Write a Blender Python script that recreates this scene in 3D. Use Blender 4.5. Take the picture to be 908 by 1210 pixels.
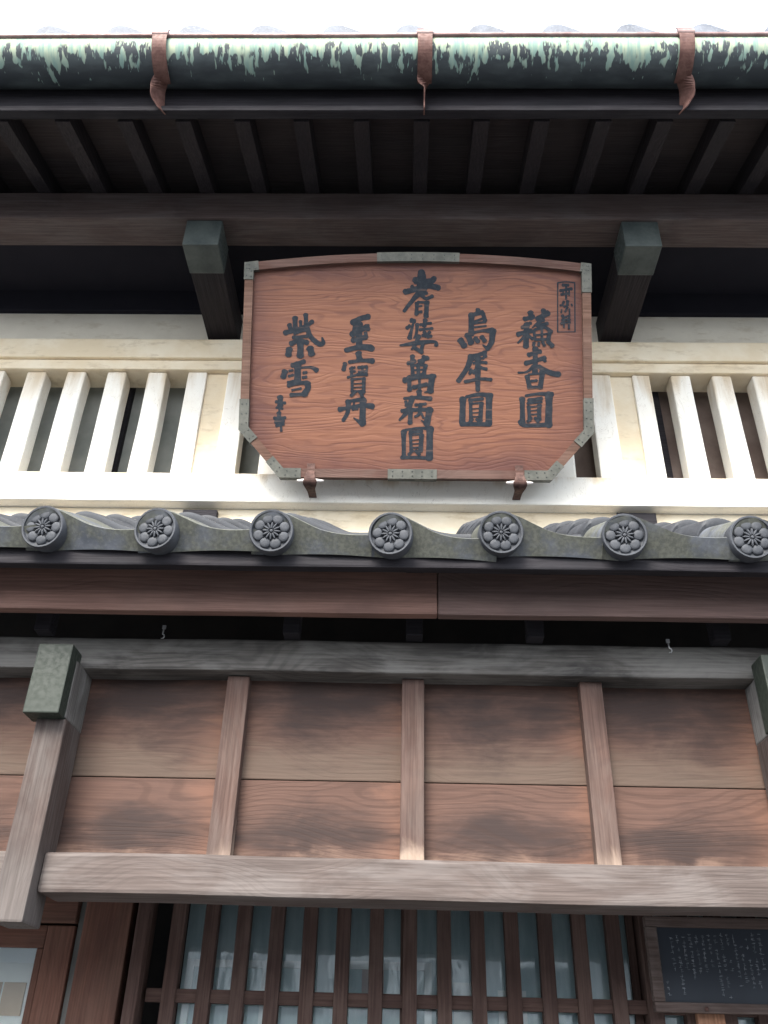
import bpy, bmesh, math, random
from mathutils import Matrix, Vector
R = math.radians
rnd = random.Random(7)
for o in list(bpy.data.objects): bpy.data.objects.remove(o)
S = bpy.context.scene
COL = S.collection

# ------------------------------------------------------------------ camera
PITCH, YAW, ROLL = R(32.3376), R(-1.7442), R(1.5689)
cam = bpy.data.cameras.new('camera')
cam.sensor_fit = 'VERTICAL'; cam.sensor_height = 24.0; cam.lens = 1050.2254 / 1210 * 24
cam.clip_start = 0.05; cam.clip_end = 500
co = bpy.data.objects.new('camera', cam); COL.objects.link(co)
fw = Vector((math.sin(YAW)*math.cos(PITCH), math.cos(YAW)*math.cos(PITCH), math.sin(PITCH)))
r0 = Vector((math.cos(YAW), -math.sin(YAW), 0)); u0 = r0.cross(fw)
rr = r0*math.cos(ROLL) + u0*math.sin(ROLL); uu = u0*math.cos(ROLL) - r0*math.sin(ROLL)
M = Matrix((rr, uu, -fw)).transposed().to_4x4(); M.translation = (0, 0, 1.6)
co.matrix_world = M
S.camera = co

# ------------------------------------------------------------------ light
SUN_EL, SUN_AZ = R(43), R(-18)          # azimuth seen from the front, negative = from the left
w = bpy.data.worlds.new('World'); S.world = w; w.use_nodes = True
wt = w.node_tree; wt.nodes.clear()
sky = wt.nodes.new('ShaderNodeTexSky'); sky.sky_type = 'NISHITA'; sky.sun_disc = False
sky.sun_elevation = SUN_EL; sky.sun_rotation = math.pi - SUN_AZ
sky.air_density = 1.0; sky.dust_density = 6.0; sky.ozone_density = 1.0
hs = wt.nodes.new('ShaderNodeHueSaturation'); hs.inputs['Saturation'].default_value = 0.5
cl = wt.nodes.new('ShaderNodeMixRGB'); cl.inputs[0].default_value = 0.75; cl.inputs[2].default_value = (3.9, 4.3, 4.85, 1)   # bright even cloud over most of the sky
bg = wt.nodes.new('ShaderNodeBackground'); bg.inputs['Strength'].default_value = 0.15
wo = wt.nodes.new('ShaderNodeOutputWorld')
wt.links.new(sky.outputs[0], hs.inputs['Color']); wt.links.new(hs.outputs[0], cl.inputs[1]); wt.links.new(cl.outputs[0], bg.inputs[0]); wt.links.new(bg.outputs[0], wo.inputs[0])
sl = bpy.data.lights.new('sun', 'SUN'); sl.energy = 1.5; sl.angle = R(26); sl.color = (1, 0.95, 0.87)
so = bpy.data.objects.new('sun', sl); COL.objects.link(so)
so.rotation_euler = (math.pi/2 - SUN_EL, 0, SUN_AZ)
S.view_settings.view_transform = 'Standard'; S.view_settings.look = 'None'
S.view_settings.exposure = 2.45; S.view_settings.gamma = 1.0; S.view_settings.use_curve_mapping = False

S.cycles.max_bounces = 8; S.cycles.diffuse_bounces = 3; S.cycles.glossy_bounces = 3

# ------------------------------------------------------------------ helpers
def tag(o, label=None, cat=None, group=None, kind=None):
    for k, v in (('label', label), ('category', cat), ('group', group), ('kind', kind)):
        if v: o[k] = v
    return o
def empty(name, loc=(0, 0, 0), rot=(0, 0, 0)):
    o = bpy.data.objects.new(name, None); COL.objects.link(o); o.location = loc; o.rotation_euler = rot
    o.empty_display_size = 0.05
    return o
def link(name, me, parent=None, loc=(0, 0, 0), rot=(0, 0, 0)):
    o = bpy.data.objects.new(name, me); COL.objects.link(o); o.location = loc; o.rotation_euler = rot
    if parent: o.parent = parent
    return o
def finish(bm, mat, smooth=False):
    bmesh.ops.recalc_face_normals(bm, faces=bm.faces)
    me = bpy.data.meshes.new('mesh'); bm.to_mesh(me); bm.free()
    me.materials.append(mat)
    if smooth:
        me.polygons.foreach_set('use_smooth', [True]*len(me.polygons))
    return me
def set_local(o, parent, c):
    """place a child at world point c although its parent sits elsewhere (parents are unrotated here)"""
    p = Vector((0, 0, 0)); q = parent
    while q: p += q.location; q = q.parent
    o.location = Vector(c) - p
def box(name, x, y, z, mat, parent=None, bev=0.003, wob=0.0, seg=1):
    """box over the ranges x, y, z with its origin in the middle; wob bends long edges a little"""
    c = Vector(((x[0]+x[1])/2, (y[0]+y[1])/2, (z[0]+z[1])/2)); d = Vector((x[1]-x[0], y[1]-y[0], z[1]-z[0]))
    bm = bmesh.new(); bmesh.ops.create_cube(bm, size=1)
    for v in bm.verts: v.co = Vector((v.co.x*d.x, v.co.y*d.y, v.co.z*d.z))
    if bev:
        bmesh.ops.bevel(bm, geom=list(bm.edges), offset=min(bev, min(d)*0.4), segments=2, affect='EDGES', profile=0.6)
    if wob:
        ax = max(range(3), key=lambda i: d[i]); n = max(4, int(d[ax]/0.07))
        for k in range(1, n):
            p = Vector((0, 0, 0)); p[ax] = -d[ax]/2 + d[ax]*k/n; no = Vector((0, 0, 0)); no[ax] = 1
            bmesh.ops.bisect_plane(bm, geom=bm.verts[:]+bm.edges[:]+bm.faces[:], plane_co=p, plane_no=no, dist=1e-5)
        a, b, ph = rnd.uniform(2, 5), rnd.uniform(9, 15), rnd.uniform(0, 6)
        for v in bm.verts:
            t = v.co[ax]; s = wob*(0.6*math.sin(a*t+ph) + 0.4*math.sin(b*t+2*ph))
            j = [i for i in range(3) if i != ax]
            v.co[j[0]] += s*0.5; v.co[j[1]] += s + (rnd.uniform(-.25, .25)*wob)
    o = link(name, finish(bm, mat), parent)
    if parent: set_local(o, parent, c)
    else: o.location = c
    return o
def prism(poly, y0, y1, bev=0):
    """polygon in x,z pushed from y0 to y1"""
    bm = bmesh.new()
    a = [bm.verts.new((p[0], y0, p[1])) for p in poly]; b = [bm.verts.new((p[0], y1, p[1])) for p in poly]
    bm.faces.new(a); bm.faces.new(b[::-1]); n = len(poly)
    for i in range(n): bm.faces.new((a[i], a[(i+1) % n], b[(i+1) % n], b[i]))
    if bev: bmesh.ops.bevel(bm, geom=list(bm.edges), offset=bev, segments=1, affect='EDGES')
    return bm
def catmull(pts, n):
    out = []; m = len(pts)
    for i in range(m-1):
        p0, p1, p2, p3 = pts[max(i-1, 0)], pts[i], pts[i+1], pts[min(i+2, m-1)]
        for k in range(n):
            t = k/n
            out.append(tuple(0.5*((2*b)+(-a+c)*t+(2*a-5*b+4*c-d)*t*t+(-a+3*b-3*c+d)*t**3) for a, b, c, d in zip(p0, p1, p2, p3)))
    out.append(tuple(pts[-1])); return out

# ------------------------------------------------------------------ materials
class G:
    def __init__(s, name):
        s.m = bpy.data.materials.new(name); s.m.use_nodes = True; s.t = s.m.node_tree; s.t.nodes.clear()
        s.out = s.t.nodes.new('ShaderNodeOutputMaterial')
    def put(s, sock, v):
        if isinstance(v, bpy.types.NodeSocket): s.t.links.new(v, sock)
        elif isinstance(v, (tuple, list)) and len(v) == 3 and sock.type == 'RGBA': sock.default_value = (*v, 1)
        else: sock.default_value = v
    def node(s, typ, props=None, **ins):
        n = s.t.nodes.new(typ)
        for k, v in (props or {}).items(): setattr(n, k, v)
        for k, v in ins.items(): s.put(n.inputs[k.replace('_', ' ')], v)
        return n
    def coord(s, which='Object'): return s.t.nodes.new('ShaderNodeTexCoord').outputs[which]
    def rand(s): return s.t.nodes.new('ShaderNodeObjectInfo').outputs['Random']
    def math(s, op, a, b=0.0, clamp=False):
        n = s.t.nodes.new('ShaderNodeMath'); n.operation = op; n.use_clamp = clamp
        s.put(n.inputs[0], a); s.put(n.inputs[1], b); return n.outputs[0]
    def mapv(s, v, scale=(1, 1, 1), loc=(0, 0, 0)):
        return s.node('ShaderNodeMapping', None, Vector=v, Scale=scale, Location=loc).outputs[0]
    def shift(s, v, amt=17.0):
        """add a per-object random offset so that no two pieces share a pattern"""
        r = s.math('MULTIPLY', s.rand(), amt)
        c = s.node('ShaderNodeCombineXYZ', None, X=r, Y=s.math('MULTIPLY', r, 1.7), Z=s.math('MULTIPLY', r, 2.3)).outputs[0]
        n = s.t.nodes.new('ShaderNodeVectorMath'); n.operation = 'ADD'; s.put(n.inputs[0], v); s.put(n.inputs[1], c); return n.outputs[0]
    def noise(s, v, scale, detail=4, rough=0.55, dist=0.0):
        return s.node('ShaderNodeTexNoise', None, Vector=v, Scale=scale, Detail=detail, Roughness=rough, Distortion=dist).outputs[0]
    def step(s, f, a, b, lo=0.0, hi=1.0):
        n = s.node('ShaderNodeMapRange', {'interpolation_type': 'SMOOTHSTEP'}, Value=f)
        for i, v in enumerate((a, b, lo, hi)): n.inputs[i+1].default_value = v
        return n.outputs[0]
    def mix(s, f, a, b, mode='MIX'):
        n = s.t.nodes.new('ShaderNodeMixRGB'); n.blend_type = mode
        s.put(n.inputs[0], f); s.put(n.inputs[1], a); s.put(n.inputs[2], b); return n.outputs[0]
    def bump(s, h, strength=0.3, dist=0.003):
        return s.node('ShaderNodeBump', None, Height=h, Strength=strength, Distance=dist).outputs[0]
    def done(s, col, rough=0.7, normal=None, **kw):
        p = s.t.nodes.new('ShaderNodeBsdfPrincipled'); s.put(p.inputs['Base Color'], col); s.put(p.inputs['Roughness'], rough)
        if normal: s.t.links.new(normal, p.inputs['Normal'])
        for k, v in kw.items(): s.put(p.inputs[k.replace('_', ' ')], v)
        s.t.links.new(p.outputs[0], s.out.inputs[0]); return s.m

def wood(name, base, dark, grey, axis='x', greyness=0.3, stain=0.5, pale=None, palefrom=None, rough=0.75, ring=0.35, bump=0.5, edge=None, blot=(.42, .66)):
    """old timber: growth lines bent into cathedrals, fine fibre, blotchy stains, silvery weathering in patches"""
    g = G(name); v = g.shift(g.coord())
    ax = 'xyz'.index(axis)
    def st(a, c): return g.mapv(v, tuple(a if i == ax else c for i in range(3)))
    fine = g.noise(st(5, 190), 1.0, 3, 0.6)
    warp = g.noise(st(1.6, 5.5), 1.0, 2, 0.5, 0.3)
    sep = g.node('ShaderNodeSeparateXYZ', None, Vector=v)
    ac = g.math('ADD', sep.outputs[(ax+1) % 3], sep.outputs[(ax+2) % 3])
    ph = g.math('MULTIPLY', g.math('ADD', ac, g.math('MULTIPLY', warp, 0.42)), 330.0)
    rings = g.step(g.math('SINE', ph), -0.2, 1.0)
    bl = blot; blot = g.noise(st(3.6, 6.5), 1.0, 4, 0.58, 0.5)
    wn = g.noise(st(4.5, 12), 1.0, 5, 0.62, 0.6)
    b2, b1 = tuple(c*0.78 for c in base), tuple(min(1, c*1.14) for c in base)
    col = g.mix(g.step(fine, 0.3, 0.7), b2, b1)
    col = g.mix(g.math('MULTIPLY', rings, g.step(blot, 0.3, 0.6, ring, ring*0.35)), col, tuple(0.35*a_+0.65*d_ for a_, d_ in zip(base, dark)))
    col = g.mix(g.math('MULTIPLY', g.step(blot, bl[0], bl[1]), stain), col, dark)
    wmask = g.math('MULTIPLY', g.step(g.math('ADD', wn, g.math('MULTIPLY', fine, 0.22)), 0.50, 0.78), greyness)
    col = g.mix(wmask, col, g.mix(g.step(fine, 0.3, 0.7), tuple(c*0.82 for c in grey), grey))
    if pale:                                    # paler lower end, ragged
        gz = g.node('ShaderNodeSeparateXYZ', None, Vector=g.coord('Generated')).outputs[2]
        t = g.math('ADD', gz, g.math('MULTIPLY', g.math('SUBTRACT', blot, 0.5), palefrom[2]))
        t = g.math('ADD', t, g.math('MULTIPLY', g.math('SUBTRACT', wn, 0.5), palefrom[2]))
        col = g.mix(g.math('MULTIPLY', g.step(t, palefrom[0], palefrom[1], 1, 0), palefrom[3]), col, g.mix(g.step(fine, 0.3, 0.7), tuple(c*0.85 for c in pale), pale))
    if edge:                                    # redder unweathered timber along one end
        gx = g.node('ShaderNodeSeparateXYZ', None, Vector=g.coord('Generated')).outputs[0]
        t = g.math('ADD', gx, g.math('MULTIPLY', g.math('SUBTRACT', blot, 0.5), 0.5))
        col = g.mix(g.math('MULTIPLY', g.step(t, 0.80, 0.97), 0.7), col, edge)
    h = g.math('ADD', fine, g.math('MULTIPLY', rings, -0.4))
    return g.done(col, g.step(fine, 0.2, 0.8, rough+0.1, rough-0.12), g.bump(h, bump, 0.0012), Specular_IOR_Level=0.15)

def simple0(name, a, b, rough=0.8, scale=8):
    g = G(name); n = g.noise(g.coord(), scale, 3); return g.done(g.mix(n, a, b), rough, None, Specular_IOR_Level=0.08)
SOF = dict(greyness=0.15, stain=0.5)
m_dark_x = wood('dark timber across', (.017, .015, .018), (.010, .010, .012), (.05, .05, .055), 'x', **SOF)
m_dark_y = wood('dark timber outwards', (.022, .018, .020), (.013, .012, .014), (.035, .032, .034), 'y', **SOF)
m_shade_black = simple0('shade black boards', (.014, .014, .019), (.022, .021, .027), 0.9)  # near-black colour stands in for the deep shade under the eaves
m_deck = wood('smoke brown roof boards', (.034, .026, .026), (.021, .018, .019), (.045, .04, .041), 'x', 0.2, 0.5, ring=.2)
m_beam = wood('eave beam timber', (.072, .053, .049), (.036, .028, .028), (.12, .108, .105), 'x', 0.3, 0.4, ring=.2)
m_fascia = wood('red brown fascia timber', (.145, .083, .067), (.072, .044, .039), (.2, .14, .115), 'x', 0.15, 0.45, ring=.12)
m_fascia2 = wood('dark brown fascia timber', (.105, .068, .060), (.052, .037, .035), (.11, .09, .08), 'x', 0.15, 0.4, ring=.12)
m_grey = wood('silver weathered timber', (.092, .085, .078), (.024, .023, .023), (.165, .158, .148), 'x', 0.8, 0.8, ring=.8)
m_greyz = wood('silver weathered upright', (.068, .050, .044), (.034, .026, .024), (.10, .089, .083), 'z', 0.6, 0.6, pale=(.135, .124, .117), palefrom=(0.0, 0.5, .5, .5), ring=.35)
m_stub = wood('weathered arm end', (.12, .112, .105), (.045, .042, .04), (.22, .215, .205), 'z', 0.7, 0.5)
def board_mat(name, hi):
    """screen boards: dark stain figure with eave shade painted in, weathered foot with rail glow painted in, redder at the right end"""
    g = G(name); v = g.shift(g.coord()); q = g.node('ShaderNodeSeparateXYZ', None, Vector=v)
    gg = g.node('ShaderNodeSeparateXYZ', None, Vector=g.coord('Generated')); gx, gz = gg.outputs[0], gg.outputs[2]
    fine = g.noise(g.mapv(v, (5, 190, 190)), 1.0, 3, 0.6)
    warp = g.noise(g.mapv(v, (1.8, 3, 6.0)), 1.0, 2, 0.45, 0.15)
    lines = g.step(g.math('SINE', g.math('MULTIPLY', g.math('ADD', q.outputs[2], g.math('MULTIPLY', warp, 0.26)), 360.0)), 0.1, 1.0)
    n1 = g.noise(g.mapv(v, (4.5, 5, 8)), 1.0, 5, 0.62, 0.8); n2 = g.noise(g.mapv(v, (7, 40, 48)), 1.0, 4, 0.65, 0.4)
    base = (.090, .051, .039) if hi else (.092, .053, .041); dark = (.026, .019, .018); foot = (.100, .076, .059) if hi else (.235, .162, .124); red = (.155, .081, .057)
    col = g.mix(g.step(fine, 0.3, 0.7), tuple(c*.85 for c in base), tuple(c*1.1 for c in base))
    t = g.math('ADD', gx, g.math('MULTIPLY', g.math('SUBTRACT', n1, 0.5), 0.7))
    col = g.mix(g.math('MULTIPLY', g.step(t, 0.78, 1.0), 0.75), col, red)
    # dark stain figure, set high on upper boards as painted eave shade
    cx = g.math('ABSOLUTE', g.math('SUBTRACT', gx, 0.45)); cz = g.math('ABSOLUTE', g.math('SUBTRACT', gz, 0.72 if hi else 0.50))
    m = g.math('ADD', g.math('MULTIPLY', cx, 0.9), g.math('MULTIPLY', cz, 0.9 if hi else 1.6))
    m = g.math('SUBTRACT', m, g.math('MULTIPLY', g.math('SUBTRACT', n1, 0.5), 1.3)); m = g.math('SUBTRACT', m, g.math('MULTIPLY', g.math('SUBTRACT', n2, 0.5), 0.9))
    stain_shade = g.step(m, 0.0, 0.80, 1, 0)
    col = g.mix(g.math('MULTIPLY', stain_shade, 0.88), col, dark)
    col = g.mix(g.math('MULTIPLY', lines, 0.16 if hi else 0.30), col, tuple(c*.45 for c in base))
    # weathered paler foot, also carrying painted glow above the rail
    t = g.math('ADD', gz, g.math('MULTIPLY', g.math('SUBTRACT', n1, 0.5), 0.6)); t = g.math('ADD', t, g.math('MULTIPLY', g.math('SUBTRACT', n2, 0.5), 0.35))
    col = g.mix(g.math('MULTIPLY', g.step(t, 0.06, 0.46 if hi else 0.42, 1, 0), 0.7 if hi else 0.85), col, g.mix(g.step(fine, 0.3, 0.7), tuple(c*.85 for c in foot), foot))
    return g.done(col, 0.72, g.bump(g.math('SUBTRACT', fine, g.math('MULTIPLY', lines, 0.4)), 0.5, 0.0012), Specular_IOR_Level=0.15)
m_board_hi = board_mat('upper screen board', True); m_board_lo = board_mat('lower screen board', False)
m_batten = wood('screen batten', (.088, .054, .044), (.040, .027, .025), (.12, .096, .084), 'z', 0.4, 0.5, pale=(.30, .23, .18), palefrom=(0.0, 0.18, .5, .85), ring=.3)
m_rail = wood('weathered bottom rail', (.095, .075, .067), (.050, .040, .037), (.145, .128, .120), 'x', 0.6, 0.35, ring=.5)
m_latt = wood('lattice timber', (.080, .048, .040), (.038, .025, .024), (.17, .12, .10), 'z', 0.3, 0.4, ring=.15)
m_lattx = wood('lattice rail timber', (.080, .048, .040), (.038, .025, .024), (.17, .11, .09), 'x', 0.3, 0.4, ring=.15)
m_door = wood('door timber', (.14, .066, .047), (.055, .032, .027), (.19, .12, .09), 'z', 0.25, 0.5, ring=.2)
m_doorx = wood('door rail timber', (.14, .066, .047), (.055, .032, .027), (.19, .12, .09), 'x', 0.25, 0.5, ring=.2)
m_orange = wood('fresh orange timber', (.30, .155, .095), (.2, .095, .058), (.4, .26, .18), 'z', 0.2, 0.3, ring=.2)
m_frame = wood('notice frame timber', (.10, .072, .063), (.05, .036, .033), (.21, .175, .16), 'x', 0.4, 0.4, ring=.15)
m_signframe_d = wood('dark signboard frame timber', (.13, .07, .055), (.06, .036, .032), (.17, .13, .11), 'x', 0.3, 0.4, ring=.2)
m_signframe = wood('signboard frame timber', (.125, .070, .050), (.065, .038, .032), (.27, .18, .15), 'x', 0.2, 0.4, ring=.2)

def sign_wood():
    g = G('signboard timber'); v = g.coord()
    warp = g.noise(g.mapv(v, (1.0, 1, 4)), 1.7, 3, 0.5, 0.4)
    sep = g.node('ShaderNodeSeparateXYZ', None, Vector=v)
    z = g.math('ADD', sep.outputs[2], g.math('MULTIPLY', g.math('SUBTRACT', warp, 0.5), 0.34))
    ph = g.math('MULTIPLY', z, 270.0)
    ln = g.math('SINE', ph); ln = g.math('POWER', g.step(ln, -0.4, 1.0), 2.2)
    fade = g.step(g.noise(g.mapv(v, (1.5, 1, 9)), 2.0, 3), 0.38, 0.62)
    fine = g.noise(g.mapv(v, (5, 60, 160)), 1.0, 5, 0.65)
    fibre = g.noise(g.mapv(v, (2.5, 30, 60)), 1.0, 4, 0.6)
    col = g.mix(g.step(fine, 0.3, 0.7), (.160, .067, .041), (.232, .104, .062))
    col = g.mix(g.math('MULTIPLY', g.step(fibre, 0.45, 0.7), 0.35), col, (.15, .060, .043))
    col = g.mix(g.math('MULTIPLY', g.math('MULTIPLY', ln, fade), 0.5), col, (.085, .034, .028))
    # eave shade painted into the rim, its edge broken by blotch noise
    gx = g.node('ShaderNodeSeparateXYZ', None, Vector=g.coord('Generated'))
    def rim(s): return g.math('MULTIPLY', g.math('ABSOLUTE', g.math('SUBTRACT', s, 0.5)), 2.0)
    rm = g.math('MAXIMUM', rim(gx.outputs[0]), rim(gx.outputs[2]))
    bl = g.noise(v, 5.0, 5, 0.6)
    rim_shade = g.step(g.math('ADD', rm, g.math('MULTIPLY', g.math('SUBTRACT', bl, 0.5), 0.6)), 0.62, 1.05)
    col = g.mix(g.math('MULTIPLY', rim_shade, 0.75), col, (.075, .034, .032))
    return g.done(col, 0.55, g.bump(g.math('ADD', fine, g.math('MULTIPLY', ln, -0.6)), 0.4, 0.0015), Specular_IOR_Level=0.2)
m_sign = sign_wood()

def plaster():
    g = G('lime plaster'); v = g.shift(g.coord())
    n = g.noise(v, 6, 5, 0.6); f = g.noise(v, 60, 3, 0.6)
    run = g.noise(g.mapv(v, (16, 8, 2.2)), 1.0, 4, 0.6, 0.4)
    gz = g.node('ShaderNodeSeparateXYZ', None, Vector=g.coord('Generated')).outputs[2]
    col = g.mix(g.step(n, 0.3, 0.75), (.88, .85, .77), (.84, .79, .69))
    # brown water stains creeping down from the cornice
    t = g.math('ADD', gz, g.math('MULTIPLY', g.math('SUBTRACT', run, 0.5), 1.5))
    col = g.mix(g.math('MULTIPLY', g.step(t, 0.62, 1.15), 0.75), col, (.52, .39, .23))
    col = g.mix(g.math('MULTIPLY', g.step(f, 0.6, 0.8), 0.25), col, (.5, .42, .3))
    ck = g.noise(g.mapv(v, (7, 7, 3)), 2.0, 4, 0.6, 1.5)
    col = g.mix(g.math('MULTIPLY', g.step(g.math('ABSOLUTE', g.math('SUBTRACT', ck, 0.5)), 0.0, 0.006, 1, 0), 0.35), col, (.3, .24, .17))
    return g.done(col, 0.9, g.bump(g.math('ADD', n, g.math('MULTIPLY', f, 0.4)), 0.3, 0.004))
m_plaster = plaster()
def plaster_old(name, a, b, c):
    g = G(name); v = g.shift(g.coord())
    n = g.noise(v, 5, 5, 0.62); f = g.noise(v, 70, 3, 0.6)
    col = g.mix(g.step(n, 0.35, 0.68), a, b)
    col = g.mix(g.math('MULTIPLY', g.step(g.noise(g.mapv(v, (1, 1, 3)), 9, 5, 0.7), 0.52, 0.70), 0.6), col, c)
    return g.done(col, 0.9, g.bump(g.math('ADD', n, g.math('MULTIPLY', f, 0.4)), 0.3, 0.004))
m_plaster_old = plaster_old('stained lime plaster', (.72, .60, .42), (.80, .71, .55), (.50, .39, .25))
m_plaster_up = plaster_old('dusty lime plaster', (.66, .61, .51), (.74, .69, .58), (.52, .45, .34))

def tile_mat(name, lichen, dim=1.0):
    g = G(name); v = g.shift(g.coord())
    n = g.noise(v, 14, 5, 0.6); f = g.noise(v, 120, 4, 0.6)
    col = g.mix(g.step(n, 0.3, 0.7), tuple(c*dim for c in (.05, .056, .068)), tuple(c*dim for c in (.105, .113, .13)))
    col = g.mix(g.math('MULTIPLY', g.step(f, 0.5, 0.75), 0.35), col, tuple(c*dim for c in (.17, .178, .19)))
    if lichen:
        l = g.noise(g.mapv(v, (1, 1, 1)), 9, 6, 0.65)
        col = g.mix(g.math('MULTIPLY', g.step(l, 0.36, 0.56), lichen), col, g.mix(g.step(f, 0.35, 0.65), (.06, .062, .05), (.10, .102, .08)))
    return g.done(col, g.step(n, 0.2, 0.8, 0.55, 0.8), g.bump(g.math('ADD', n, f), 0.25, 0.002), Specular_IOR_Level=0.35)
m_tile_up = tile_mat('flare bright roof tile', 0.0, 1.9)  # upper eave tiles lightened in colour to carry sky flare
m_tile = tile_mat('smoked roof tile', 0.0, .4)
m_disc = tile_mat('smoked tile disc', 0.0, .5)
m_tile_lichen = tile_mat('smoked roof tile with lichen', 0.9)

def verdigris():
    g = G('copper with verdigris runs'); uv = g.coord('UV')
    sp = g.node('ShaderNodeSeparateXYZ', None, Vector=uv); u, d = sp.outputs[0], sp.outputs[1]   # metres along, metres down the front
    U = g.node('ShaderNodeCombineXYZ', None, X=u).outputs[0]
    wob = g.math('MULTIPLY', g.math('SUBTRACT', g.noise(g.mapv(uv, (40, 22, 1)), 1.0, 2), 0.5), 0.006)
    U2 = g.node('ShaderNodeCombineXYZ', None, X=g.math('ADD', u, wob), Y=g.math('MULTIPLY', d, 0.35)).outputs[0]
    drip = g.noise(U2, 46.0, 1, 0.5); broad = g.noise(U, 7.5, 2, 0.5)
    ln = g.math('ADD', g.math('MULTIPLY', g.math('POWER', g.step(drip, 0.34, 0.70), 1.6), 0.085), g.math('MULTIPLY', g.step(broad, 0.42, 0.68), 0.055))
    d2 = g.noise(g.node('ShaderNodeCombineXYZ', None, X=g.math('ADD', u, g.math('MULTIPLY', wob, 0.4)), Y=g.math('MULTIPLY', d, 0.2)).outputs[0], 230.0, 1, 0.5)
    ln = g.math('ADD', ln, g.math('MULTIPLY', g.step(d2, 0.52, 0.70), 0.032))
    ln = g.math('ADD', ln, 0.020)
    df = g.math('SUBTRACT', ln, d)
    mask = g.step(df, -0.006, 0.010)
    body = g.noise(g.mapv(uv, (60, 9, 1)), 1.0, 4, 0.6)
    pale = g.mix(g.step(body, 0.35, 0.65), (.19, .30, .25), (.42, .46, .31))
    pale = g.mix(g.step(d, 0.02, 0.10, 0.0, 0.7), pale, (.17, .27, .25))
    dk = g.mix(g.step(g.noise(g.mapv(uv, (8, 20, 1)), 1.0, 4), 0.4, 0.7), (.028, .036, .042), (.055, .07, .074))
    keep = g.step(df, 0.0, 0.02, 0.75, 1.0)
    col = g.mix(g.math('MULTIPLY', mask, keep), dk, pale)
    return g.done(col, 0.7, g.bump(mask, 0.3, 0.001))
m_verdi = verdigris()
def metal(name, a, b, rough=0.5, metallic=0.6, scale=14):
    g = G(name); v = g.shift(g.coord()); n = g.noise(v, scale, 6, 0.65, 0.3); f = g.noise(v, 90, 3)
    return g.done(g.mix(g.step(n, 0.32, 0.68), a, b), g.step(f, 0.3, 0.7, rough-.1, rough+.12), g.bump(n, 0.12, 0.002), Metallic=metallic, Specular_IOR_Level=0.25)
m_rim = metal('brown copper rim', (.16, .10, .095), (.26, .19, .18), 0.5, 0.4)
m_strap = metal('red brown copper strap', (.085, .040, .033), (.15, .08, .066), 0.6, 0.1, 40)
m_cap = metal('green black copper cap', (.032, .041, .041), (.062, .073, .069), 0.55, 0.0, 9)
m_cap2 = metal('olive copper cap', (.024, .030, .024), (.0255, .0315, .025), 0.55, 0.0, 4)
m_fit = metal('grey green sign fitting', (.085, .087, .076), (.135, .134, .115), 0.6, 0.2, 18)
m_iron = metal('rusty iron', (.05, .028, .024), (.13, .075, .062), 0.7, 0.3, 40)
m_nail = metal('nail head', (.05, .06, .06), (.12, .12, .11), 0.5, 0.6)
m_zinc = metal('pale zinc', (.35, .36, .37), (.55, .55, .56), 0.4, 0.7)
m_whiterag = metal('pale chipped paint', (.55, .5, .47), (.7, .66, .62), 0.8, 0.0)

def ink():
    g = G('brushed ink'); v = g.coord(); n = g.noise(v, 55, 5, 0.65); s = g.noise(g.mapv(v, (9, 9, 90)), 1.0, 4, 0.6)
    col = g.mix(g.step(n, 0.4, 0.75), (.012, .017, .024), (.03, .034, .04))
    col = g.mix(g.math('MULTIPLY', g.step(s, 0.56, 0.72), 0.45), col, (.12, .075, .06))
    return g.done(col, 0.75, None, Specular_IOR_Level=0.2)
m_ink = ink()
def simple(name, a, b, rough=0.8, scale=8, sc=(1, 1, 1), **kw):
    g = G(name); v = g.shift(g.coord()); n = g.noise(g.mapv(v, sc), scale, 5, 0.6)
    return g.done(g.mix(g.step(n, 0.3, 0.7), a, b), rough, g.bump(n, 0.15, 0.003), **kw)
m_navy = simple('navy notice panel', (.010, .016, .026), (.017, .024, .036), 0.55, 5)
m_chalk = simple('faint white lettering', (.06, .066, .075), (.24, .25, .27), 0.8, 60)
m_curtain = simple('teal streaked curtain', (.50, .62, .645), (.72, .81, .82), 0.85, 1.0, (30, 30, 6))
m_white = simple('white mirrored frame and blind', (.84, .86, .85), (.88, .89, .88), 0.6)
m_paper = simple('pale pink paper', (.62, .5, .48), (.7, .58, .55), 0.8)
m_shutter = simple('grey green inner board', (.16, .17, .155), (.26, .265, .24), 0.85, 5, (1, 1, 1))
m_shutter2 = simple('brown inner board', (.12, .085, .07), (.22, .17, .145), 0.85, 5)
m_black = simple('dark interior', (.015, .013, .013), (.025, .022, .02), 0.9)
m_asphalt = simple('street paving', (.085, .085, .087), (.125, .125, .125), 0.9, 20)
m_strip = simple('grey weather strip', (.13, .135, .125), (.19, .19, .175), 0.6)
m_pane_bright = simple('cream pane reflection', (.80, .79, .75), (.85, .84, .8), 0.8)
m_tan = simple('tan parcel card', (.5, .36, .24), (.58, .43, .3), 0.8)
def glass():
    g = G('old window glass'); v = g.coord()
    n = g.noise(g.mapv(v, (7, 7, 2.2)), 2.2, 3, 0.5, 0.5)
    bp = g.bump(n, 0.05, 0.01)
    tr = g.node('ShaderNodeBsdfTransparent', None, Color=(.96, .985, .985))
    gl = g.node('ShaderNodeBsdfGlossy', None, Color=(1, 1, 1), Roughness=0.04, Normal=bp)
    fr = g.node('ShaderNodeFresnel', None, IOR=1.75, Normal=bp)
    mx = g.node('ShaderNodeMixShader', None); g.t.links.new(fr.outputs[0], mx.inputs[0])
    g.t.links.new(tr.outputs[0], mx.inputs[1]); g.t.links.new(gl.outputs[0], mx.inputs[2]); g.t.links.new(mx.outputs[0], g.out.inputs[0])
    return g.m
m_glass = glass()

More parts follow.
